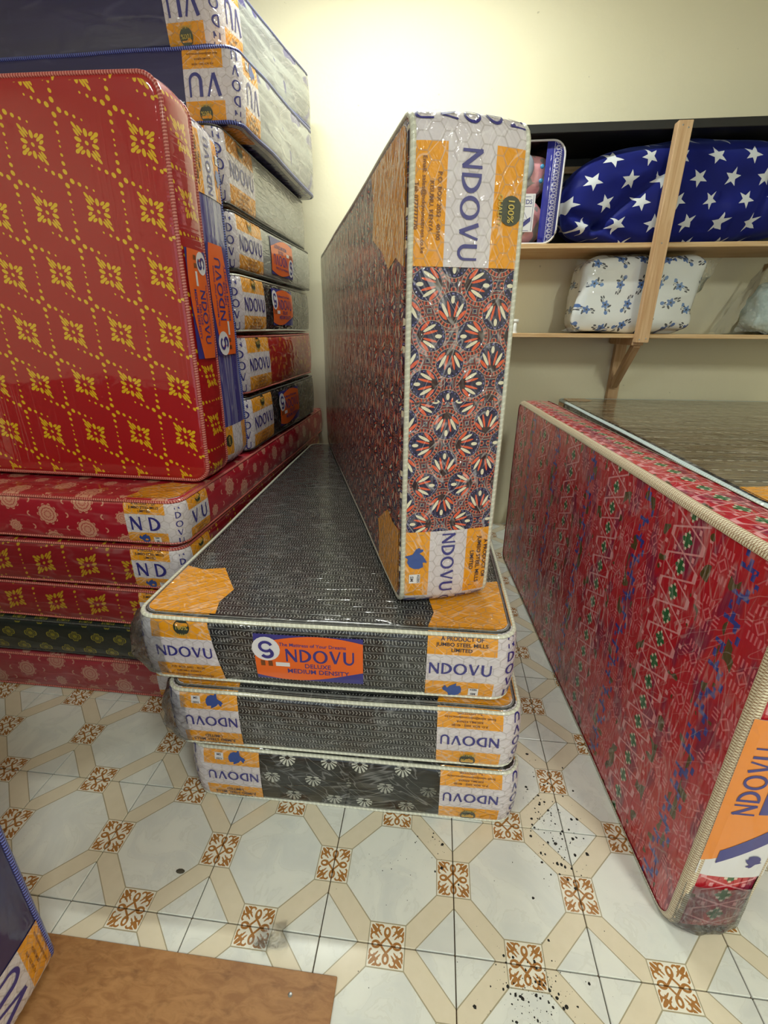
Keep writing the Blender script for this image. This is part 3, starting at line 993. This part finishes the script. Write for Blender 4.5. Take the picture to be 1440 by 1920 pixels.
def lamp(i, x, y, ang, power):
    e = empty('ceiling_light', (x, y, ZC), (0, 0, R(ang)))
    tag(e, ['white tube light on the ceiling above the black mattresses', 'white tube light on the ceiling near the left wall', 'white tube light on the ceiling near the right wall'][i], 'light', 'ceiling tube lights')
    mb = MB(); mb.box((-.62, -.03, -.05), (.62, .03, 0)); bevel(mb.build('housing', 'white_plastic', e, smooth=False))
    mb = MB(); tube(mb, [(-.58, 0, -.075), (.58, 0, -.075)], .014, 10); mb.build('glow_tube', 'tube_glow', e)
    for sx in (-1, 1):
        mb = MB(); mb.box((sx * .6 - .015, -.018, -.095), (sx * .6 + .015, .018, -.045)); bevel(mb.build('tube_holder', 'white_plastic', e, smooth=False))
    ld = bpy.data.lights.new('tube_light', 'AREA'); ld.shape = 'RECTANGLE'; ld.size = 1.16; ld.size_y = .05
    ld.energy = power; ld.color = (.95, 1, .90); ld.spread = math.pi
    lo = bpy.data.objects.new('tube_light', ld); COL.objects.link(lo); lo.parent = e; lo.location = (0, 0, -.10)
for i, l in enumerate(LAMPS): lamp(i, *l)

# ---------------------------------------------------------------- left stack, flat layers
G1 = 'mattresses lying flat at the bottom of the left stack'
lay = [('fabric_damask_pale', 'cord_red', 'bottommost faded red mattress of the left stack, lying on the floor', .162, .0),
       ('fabric_dark_flower', 'cord_dark', 'dark green mattress with yellow outlined flowers in the left stack', .150, -.008),
       ('fabric_red_flower_dull', 'cord_red', 'red mattress with yellow flowers directly on the dark green one', .152, -.004),
       ('fabric_red_flower_dull', 'cord_red', 'red yellow-flowered mattress under the red damask one, left stack', .162, .0),
       ('fabric_damask', 'cord_red', 'red damask mattress carrying the upright flowered mattress', .158, .012)]
z = 0.
for i, (m, c, lab, t, dx) in enumerate(lay):
    b = Mattress(lab, 1.75, 1.8, t, (.035 + dx, .63, z), rz=-.3 * (i % 3), seed=i + 1, group=G1, amp=.003)
    b.body(m); b.piping(c, .0048)
    b.guard(0, .13, .12, strip=.036, prints='AB' if i > 1 else '', words=('N D', 'V U'), stack=i > 1, flap=1. if i > 1 else .8)
    z += t
ZL = z
# tall crosswise stack behind
G2 = 'mattresses in the tall wrapped stack behind'
tall = [('fabric_black', 'cord_dark', 'lowest black mattress of the tall stack, on the red damask one', .228, .052, True),
        ('fabric_red_worn', 'cord_red', 'worn red mattress between two black ones in the tall stack', .232, .052, False),
        ('fabric_black', 'cord_white', 'black mattress with orange label above the worn red one', .212, .058, True),
        ('fabric_grey_floral', 'cord_dark', 'grey floral mattress with orange label above the black one', .202, .058, True),
        ('fabric_grey_floral', 'cord_dark', 'grey floral mattress just below the two navy ones', .235, .052, False)]
for i, (m, c, lab, t, x, pl) in enumerate(tall):
    b = Mattress(lab, 1.83, 1.04, t, (x, 1.2 + .012 * (i % 2), z), rz=.4 * (i % 3 - 1), seed=10 + i, group=G2, amp=.005)
    b.body(m); b.piping(c, .0045)
    b.guard(0, .13, .24, strip=.034, prints='B')
    if pl: b.product_label(b.sc[0] + .52, t * .5, .30, t * .72, turn=(i == 3))
    z += t
b = Mattress('navy mattress with wrinkled film, second from the top of the tall stack', 1.83, .98, .215, (.115, 1.25, z), face='flip', seed=21, amp=.008, freq=3.5, group=G2, wedge=.085)
b.body('fabric_navy', 'fabric_silver', 'fabric_navy'); b.piping('cord_blue', .006); b.guard(3, .13, .13, strip=.036, words=('V U', 'V U'))
z += .215
b = Mattress('navy mattress with blue cord at the very top of the tall stack', 1.83, 1.0, .23, (.04, 1.31, z + .056), rz=-3.5, face='flip', seed=22, amp=.006, freq=3., group=G2, tilt=(5, 0))
b.body('fabric_navy', 'fabric_silver', 'fabric_navy'); b.piping('cord_blue', .006); b.guard(3, .13, .13, strip=.036, words=('V U', 'V U'))

# the two leaning upright in front of the tall stack
b = Mattress('bright red mattress with yellow flowers standing on its long edge', 1.83, 1.07, .155, (.066, .80, ZL + .012), tilt=(0, .7), face='dn', seed=30, amp=.003, rc=.055, re=.016, anchor=(1, -1))
b.body('fabric_red_flower'); b.piping('cord_red', .006)
b.product_label(b.sc[0] + .52, .078, .30, .12)
b = Mattress('navy mattress standing upright behind the red flowered one', 1.83, 1.06, .20, (.054, .968, ZL + .004), face='up', seed=31, amp=.004, rc=.06, re=.018)
b.body('fabric_navy', 'fabric_navy_streak'); b.piping('cord_blue', .006)
b.guard(1, .16, .16, strip=.03, prints='A'); b.guard(0, .1, .1, strip=.03, prints='B', words=('NDOVU', ''))
b.product_label(b.hx + .53, .10, .34, .15)

# ---------------------------------------------------------------- black stack in the middle
G3 = 'black mattresses stacked in the middle of the floor'
b = Mattress('bottom black mattress with white shell print, on the floor', .90, 1.83, .205, (1.065, .30, 0), face='flip', seed=40, group=G3, rz=.6, amp=.005)
b.body('fabric_black_shell'); b.piping('cord_white', .005)
b.guard(0, .155, .2, strip=.036, hw=.28); b.guard(3, .2, .16, strip=.036, hw=.28)
b = Mattress('middle black mattress of the three with white arrow print', .92, 1.83, .198, (1.05, .30, .205), face='flip', seed=41, group=G3, rz=.9, amp=.005)
b.body('fabric_black_arrow'); b.piping('cord_white', .005)
b.guard(0, .155, .2, strip=.036, hw=.28); b.guard(3, .2, .16, strip=.036, hw=.28)
b.film(b.sc[0] - .05, b.sc[0] + .12, 0, .198, .03, 5)
b = Mattress('top black arrow-print mattress with an orange product label', .945, 1.85, .205, (1.022, .325, .403), seed=42, group=G3, rz=1.0, amp=.005)
b.body('fabric_black_arrow'); b.piping('cord_white', .0052)
b.guard(0, .165, .2, strip=.036, hw=.28); b.guard(3, .2, .16, strip=.036, hw=.28, skew=(0, -.03))
b.product_label(-.03, .102, .27, .135)
b.film(b.sc[3] - .10, b.sc[3] + .06, 0, .205, .035, 6)
# upright mattress standing on the black stack
b = Mattress('tall upright mattress with navy and orange fan print on the black stack', 1.01, 1.85, .235, (.735, .405, .612), rz=18.5, face='cw', seed=50, anchor=(-1, -1), rc=.045, re=.02, amp=.004)
b.body('fabric_fan_face', 'fabric_fan'); b.piping('cord_white', .006)
b.guard(3, .30, .195, strip=.042, hw=.27); b.guard(0, .17, .22, strip=.02, hw=.27)
FANB = b

# ---------------------------------------------------------------- right side
b = Mattress('red tribal-print mattress standing on edge on the tile floor', .92, 1.84, .152, (1.378, .10, 0), rz=4.4, face='ccw', seed=60, anchor=(-1, -1), rc=.05, re=.014, amp=.004)
b.body('fabric_tribal'); b.piping('braid_cream', tape=True)
b.product_label(-b.hx + .42, .076, .42, .138, kind=2)
b.film(b.sc[3] - .04, b.sc[3] + .16, 0, .15, .02, 9)
G4 = 'mattresses in the stack behind the tribal-print one'
z = 0.
for i in range(5):
    lab = ['bottom black mattress of the right stack on the floor', 'second black mattress from the floor, right stack', 'middle black mattress of the right stack', 'black mattress just under the brown-topped one, right stack', 'brown-topped mattress with pale cord on the right stack'][i]
    b = Mattress(lab, 1.22, 1.84, .178, (1.585, .50, z), rz=1.6, seed=70 + i, anchor=(-1, -1), group=G4, amp=.004)
    b.body('fabric_brown' if i == 4 else 'fabric_black', 'fabric_black'); b.piping('cord_pale', .008 if i == 4 else .0055)
    b.guard(3, .12, .15, strip=.02, prints='AB' if i == 4 else '', stack=False); b.guard(2, .12, .12, strip=.02, prints='', stack=False)
    z += .178
# near left corner
b = Mattress('navy mattress standing on the plywood at the near left', 1.6, .98, .20, (.058, -.305, .012), face='up', seed=80, amp=.004, rc=.04, re=.016)
b.body('fabric_navy'); b.piping('cord_blue', .006)
b.guard(0, .1, .12, strip=.022, prints='AB', words=('NDOVU', 'V U'), stack=False, hw=.30)

# ---------------------------------------------------------------- plywood on the floor
e = empty('plywood_board', (.0, -.6, 0))
tag(e, 'brown plywood sheet lying on the tiles at the front', 'board')
mb = MB(); mb.box((-1.3, -.55, 0), (.654, .534, .006)); o = bevel(mb.build('sheet', 'plywood', e, smooth=False), .001, 1)
mb = MB()
vs = [(0, 0, .0016)] + [(.0045 * math.cos(2 * math.pi * i / 12), .0045 * math.sin(2 * math.pi * i / 12), .0004) for i in range(12)]
mb.add(vs, [(0, 1 + i, 1 + (i + 1) % 12) for i in range(12)])
o = mb.build('nail_head', 'steel', e); o.location = (.565, .495, .006)

# ---------------------------------------------------------------- wall shelf
YS = 2.08
e = empty('wall_shelf', (2.1, Y1, 1.2))
tag(e, 'two-tier wooden wall shelf with black top compartment', 'shelf')
def part(name, a, b, mat, par=e, bev=.002):
    c = [(a[i] + b[i]) / 2 for i in range(3)]
    mb = MB(); mb.box([a[i] - c[i] for i in range(3)], [b[i] - c[i] for i in range(3)])
    o = mb.build(name, mat, par, smooth=False); o.location = Vector(c) - Vector((2.1, Y1, 1.2) if par is e else (0, 0, 0))
    return bevel(o, bev, 1)
SX0, SX1 = .86, 3.3
part('lower_shelf', (SX0, YS, 1.226), (SX1, Y1 - .002, 1.246), 'pine_along')
part('upper_shelf', (SX0, YS, 1.636), (SX1, Y1 - .002, 1.658), 'pine_along')
part('top_board', (SX0, YS, 2.100), (SX1, Y1 - .002, 2.135), 'shelf_black')
part('back_panel', (SX0, Y1 - .022, 1.658), (SX1, Y1 - .002, 2.100), 'shelf_black')
part('end_panel', (SX0, YS + .01, 1.658), (SX0 + .018, Y1 - .022, 2.100), 'shelf_black')
part('back_rail', (SX0 + .02, Y1 - .045, 2.03), (SX1, Y1 - .022, 2.06), 'pine_along')
part('front_post', (1.80, YS - .042, 1.205), (1.862, YS, 2.118), 'pine')
for k, x in enumerate((1.80,)):
    part('wall_batten', (1.84, Y1 - .042, .55), (1.90, Y1 - .002, 1.226), 'pine')
    part('bearer', (1.80, YS, 1.19), (1.855, Y1 - .04, 1.226), 'pine')
# slanted brace
mb = MB(); mb.box((-.022, -.018, -.26), (.022, .018, .26)); o = mb.build('brace', 'pine', e, smooth=False)
p0, p1 = Vector((1.83, YS + .02, 1.20)), Vector((1.862, Y1 - .06, .96))
d = (p1 - p0); o.location = (p0 + p1) / 2 - Vector((2.1, Y1, 1.2))
o.scale = (1, 1, d.length / .52); o.rotation_euler = d.to_track_quat('Z', 'X').to_euler(); bevel(o, .002, 1)
for (x, zz) in ((1.82, 2.10), (1.845, 2.09), (1.83, 1.648), (1.815, 1.22), (1.845, 1.225)):
    mb = MB(); vs = [(0, -.0012, 0)] + [(.0035 * math.cos(2 * math.pi * i / 10), 0, .0035 * math.sin(2 * math.pi * i / 10)) for i in range(10)]
    mb.add(vs, [(0, 1 + i, 1 + (i + 1) % 10) for i in range(10)])
    o = mb.build('nail', 'steel', e); o.location = Vector((x, YS - .0425, zz)) - Vector((2.1, Y1, 1.2))
mb = MB(); tube(mb, [(0, 0, 0), (0, 0, .012), (0, 0, .05), (0, 0, .052)], lambda i: (.016, .010, .010, .0)[i], 12)
tube(mb, [(-.014, 0, .058), (-.016, 0, .058), (.016, 0, .058), (.018, 0, .058)], lambda i: (.0, .011, .011, .0)[i], 12)
o = mb.build('plug_peg', 'white_plastic'); o.location = (1.20, YS + .03, 1.246)
tag(o, 'small white plastic peg on the lower shelf beside the upright mattress', 'peg')

# ---------------------------------------------------------------- bedding on the shelves
def blob(mb, sx, sy, sz, px=2.6, pz=2.6, nu=56, nv=36, wob=.02, fq=4., seed=0, top=None, squash=None):
    vs = []; uv = []
    for j in range(nv + 1):
        ph = -math.pi / 2 + math.pi * j / nv
        for i in range(nu + 1):
            th = 2 * math.pi * i / nu
            c = lambda a, p: math.copysign(abs(a) ** (2 / p), a)
            x = c(math.cos(ph), pz) * c(math.cos(th), px); y = c(math.cos(ph), pz) * c(math.sin(th), px); zc = c(math.sin(ph), pz)
            P = Vector((x * sx, y * sy, zc * sz))
            q = Vector((x, y, zc)) * fq * .5 + Vector((seed, seed * 2, 0))
            P += Vector((x, y, zc)) * noise.noise(q) * wob
            if squash: P = squash(P)
            P.z = max(P.z, -sz)
            vs.append(P); uv.append((P.x + P.y * .6, P.z))
    fs = [(j * (nu + 1) + i, j * (nu + 1) + i + 1, (j + 1) * (nu + 1) + i + 1, (j + 1) * (nu + 1) + i) for j in range(nv) for i in range(nu)]
    mb.add(vs, fs, uv)

# star blanket
e = empty('star_blanket_pack', (1.93, 2.265, 1.658))
tag(e, 'navy fleece blanket with white stars bundled on the upper shelf', 'blanket')
def sq1(P):
    # dome towards the ends, creased folds
    if P.z > 0: P.z *= 1 - .34 * min(1, abs(P.x / .555)) ** 2.6
    def groove(x0, z0, x1, z1, w, d):
        ax, az = x1 - x0, z1 - z0; t = max(0, min(1, ((P.x - x0) * ax + (P.z - z0) * az) / (ax * ax + az * az)))
        q = math.hypot(P.x - x0 - ax * t, P.z - z0 - az * t)
        return d * math.exp(-(q / w) ** 2)
    if P.y < 0:
        P.y += groove(-.38, -.13, -.10, .10, .022, .030) + groove(-.50, -.08, -.38, -.13, .02, .03) + groove(-.38, -.13, -.20, -.21, .02, .026) + groove(-.38, -.13, -.46, -.215, .018, .02)
        P.y += groove(.14, -.02, .17, -.21, .02, .022) + groove(.36, .03, .30, -.20, .02, .018) + groove(.02, -.1, .12, -.2, .018, .018)
    return P
mb = MB(); blob(mb, .555, .168, .216, 4.0, 3.4, 150, 90, .022, 5., 3, squash=sq1)
o = mb.build('fleece', 'fleece_stars', e); o.location = (0, 0, .216)

# pink blanket in zip bag
e = empty('bagged_pink_blanket', (1.13, 2.25, 1.658))
tag(e, 'pink blanket in a clear zip bag with a navy lace border', 'bedding bag')
for k, (z0, h) in enumerate(((.0, .215), (.205, .195))):
    mb = MB(); blob(mb, .185, .125, h / 2, 5, 3.2, 48, 24, .012, 4., 20 + k)
    o = mb.build('folded_blanket', 'pink_fleece', e); o.location = (-.02, .01, z0 + h / 2)
W2, H2, RR = .22, .425, .06
def rrect(x0, x1, z0, z1, r, n=6):
    P = []
    for cx, cz, a0 in ((x1 - r, z0 + r, -90), (x1 - r, z1 - r, 0), (x0 + r, z1 - r, 90), (x0 + r, z0 + r, 180)):
        P += [(cx + r * math.cos(R(a0 + 90 * i / n)), cz + r * math.sin(R(a0 + 90 * i / n))) for i in range(n + 1)]
    return P
for y in (-.14, .14):
    mb = MB(); tube(mb, [(x, y, zz) for x, zz in rrect(-W2, W2, .005, H2, RR)], .0045, 8, True); mb.build('white_piping', 'ink_white', e)
# border panel on the front and bag side
n = 14; mb = MB(); vs = []; uv = []
xr = lambda zz: W2 - (RR - math.sqrt(max(RR ** 2 - max(0, abs(zz - (H2 + .005) / 2) - ((H2 - .005) / 2 - RR)) ** 2, 0)))
for i in range(n + 1):
    zz = .007 + (H2 - .012) * i / n
    for x in (W2 - .085, W2 - .045, xr(zz) - .003): vs.append((x, -.1405, zz)); uv.append((x - (W2 - .035), zz))
mb.add(vs, [(i * 3 + k, i * 3 + k + 1, i * 3 + k + 4, i * 3 + k + 3) for i in range(n) for k in range(2)], uv)
o = mb.build('lace_border', 'navy_lace', e); so = o.modifiers.new('s', 'SOLIDIFY'); so.thickness = .002
mb = MB(); vs = []
ring = rrect(-W2, W2, .005, H2, RR)
for x, zz in ring: vs += [(x, -.138, zz), (x, .138, zz)]
m_ = len(ring)
mb.add(vs, [(2 * i, 2 * i + 1, 2 * ((i + 1) % m_) + 1, 2 * ((i + 1) % m_)) for i in range(m_)])
mb.build('bag_side', 'hazy_film', e)
# insert card
mb = MB(); mb.box((-.05, -.002, 0), (.05, .002, .16)); c = mb.build('insert_card', 'ink_white', e, smooth=False); c.location = (.055, -.142, .055)
mb = MB()
V, F = text2d('KEEDS'); mb.add([(v[0] * .026, -.0026, .118 + v[1] * .026) for v in V], F, None, 0)
mb.add([(x, -.0026, zz) for x, zz in ((-.036, .03), (-.008, .012), (.036, .045), (.036, .065), (-.008, .036), (-.036, .045))], [(0, 1, 4, 5), (1, 2, 3, 4)], None, 0)
for a in ([(-.028, .05), (0, .088)], [(0, .088), (.022, .052)], [(0, .088), (-.004, .03)], [(-.028, .05), (-.004, .03)], [(.022, .052), (-.004, .03)], [(-.028, .05), (.022, .052)], [(.042, .005), (.042, .155)]):
    v, f = stroke(a, .0016); mb.add([(p[0], -.0026, p[1]) for p in v], f, None, 0)
for zz, w in ((.148, .03), (.108, .036), (.006, .03)): v, f = stroke([(-w, zz), (w, zz)], .0016); mb.add([(p[0], -.0026, p[1]) for p in v], f, None, 0)
mb.build('card_print', 'ink_navy', c, smooth=False)
mb = MB(); blob(mb, .04, .012, .055, 2, 2, 20, 14, 0); o = mb.build('bubble_charm', 'bubble_grey', e); o.location = (.045, -.128, .325)
mb = MB()
for k in range(4): 
    t0 = MB(); blob(mb, .030 - .002 * k, .012, .0095, 2, 2, 18, 8, 0)
    for i in range(len(mb.v) - 19 * 9, len(mb.v)): mb.v[i] = (mb.v[i][0], mb.v[i][1], mb.v[i][2] + .045 - .016 * k)
o = mb.build('yellow_charm', 'honey_yellow', e); o.location = (.022, -.134, .235)
for zz in (.325, .268):
    mb = MB(); blob(mb, .010, .006, .010, 2, 2, 12, 8, 0); o = mb.build('blue_bead', 'bead_blue', e); o.location = (.122, -.136, zz)

# floral pillow pack
e = empty('floral_pillow', (1.80, 2.24, 1.246))
tag(e, 'white pillow with blue flowers in clear plastic on the lower shelf', 'pillow')
def sq2(P):
    P.x += .02 * (P.z / .18) * (1 if P.x < 0 else .6)
    c = (abs(P.x) / .30) ** 4 * (abs(P.z) / .18) ** 4
    return P
mb = MB(); blob(mb, .298, .105, .186, 9, 6.0, 72, 44, .016, 5., 31, squash=sq2)
o = mb.build('cushion', 'pillow_print', e); o.location = (0, 0, .187)
def flap(name, e, pts, seed, mat='clear_film', amp=.012):
    # crumpled film sheet between four corners
    a, b, c, d = [Vector(p) for p in pts]; n = 10; mb = MB(); vs = []
    for j in range(n + 1):
        for i in range(n + 1):
            u, v = i / n, j / n
            p = a.lerp(b, u).lerp(d.lerp(c, u), v)
            q = p * 22 + Vector((seed, 0, 0))
            vs.append(p + Vector((noise.noise(q), noise.noise(q + Vector((5, 5, 5))), noise.noise(q + Vector((9, 1, 3))))) * amp)
    mb.add(vs, [(j * (n + 1) + i, j * (n + 1) + i + 1, (j + 1) * (n + 1) + i + 1, (j + 1) * (n + 1) + i) for j in range(n) for i in range(n)])
    return mb.build(name, mat, e)
flap('bag_corner', e, [(.25, -.04, .33), (.40, -.03, .355), (.36, .02, .22), (.27, .0, .15)], 2)
flap('bag_corner', e, [(-.27, -.05, .05), (-.36, -.10, .012), (-.25, -.10, .012), (-.22, -.09, .03)], 3, amp=.006)
flap('bag_corner', e, [(-.30, -.03, .36), (-.25, -.05, .35), (-.26, -.06, .30), (-.315, -.02, .29)], 4, amp=.006)

e = empty('bagged_pillow', (2.60, 2.25, 1.246))
tag(e, 'white and teal pillow in a hazy plastic bag at the right edge', 'pillow')
mb = MB(); blob(mb, .26, .10, .13, 4, 3, 40, 28, .02, 5., 41); o = mb.build('cushion', 'teal_cloth', e); o.location = (.06, .01, .132)
flap('plastic_bag', e, [(-.30, -.11, .008), (.10, -.125, .01), (.12, -.06, .36), (-.16, -.05, .33)], 21, 'hazy_film', .02)
flap('plastic_bag', e, [(-.31, -.10, .008), (-.30, .10, .008), (-.14, .06, .34), (-.17, -.05, .33)], 23, 'hazy_film', .015)

# ---------------------------------------------------------------- bits on the floor
random.seed(11)
mb = MB()
def speck(x, y, r):
    n = random.randint(5, 7); a0 = random.random() * 6
    h = r * .5
    ring = [(x + r * random.uniform(.6, 1.2) * math.cos(a0 + 6.283 * i / n), y + r * random.uniform(.6, 1.2) * math.sin(a0 + 6.283 * i / n), .0002) for i in range(n)]
    mb.add(ring + [(x, y, h)], [(i, (i + 1) % n, n) for i in range(n)])
def cloud(x, y, sx, sy, n, r0, r1):
    for _ in range(n):
        px_, py_ = random.gauss(x, sx), random.gauss(y, sy)
        if (px_ < 1.09 and py_ > .27) or px_ > 1.33 - .08 * py_: continue
        speck(px_, py_, r0 + (r1 - r0) * random.random() ** 4)
cloud(1.17, .30, .04, .07, 190, .0006, .0055)
cloud(1.16, .36, .03, .10, 90, .0004, .003)
cloud(.855, .22, .025, .03, 26, .0007, .006)
cloud(1.06, -.045, .045, .035, 190, .0006, .0042)
cloud(1.0, .1, .25, .15, 60, .0004, .0016)
cloud(.75, .15, .06, .05, 30, .0004, .0016)
g = mb.build('floor_grit', 'grit', smooth=False); g['kind'] = 'stuff'
tag(g, 'scattered black grit on the tiles beside the black stack', 'grit')
mb = MB()
ring = [(.009 * math.cos(6.283 * i / 9) * 1.3, .006 * math.sin(6.283 * i / 9), .0004) for i in range(9)]
mb.add(ring + [(0, 0, .004)], [(i, (i + 1) % 9, 9) for i in range(9)])
o = mb.build('dry_leaf_bit', 'leaf_bit'); o.location = (.223, .089, 0)
tag(o, 'small dark leaf fragment alone on a pale tile octagon', 'debris')
e = empty('film_scrap', (.486, -.025, 0))
tag(e, 'crumpled scrap of clear tape on the tiles by the plywood', 'scrap')
flap('crumpled_film', e, [(-.03, -.02, .008), (.05, -.005, .008), (.04, .045, .010), (-.01, .02, .012)], 11, amp=.012)
flap('crumpled_film', e, [(-.035, -.015, .01), (.0, -.03, .008), (.01, .01, .014), (-.02, .012, .01)], 15, amp=.012)
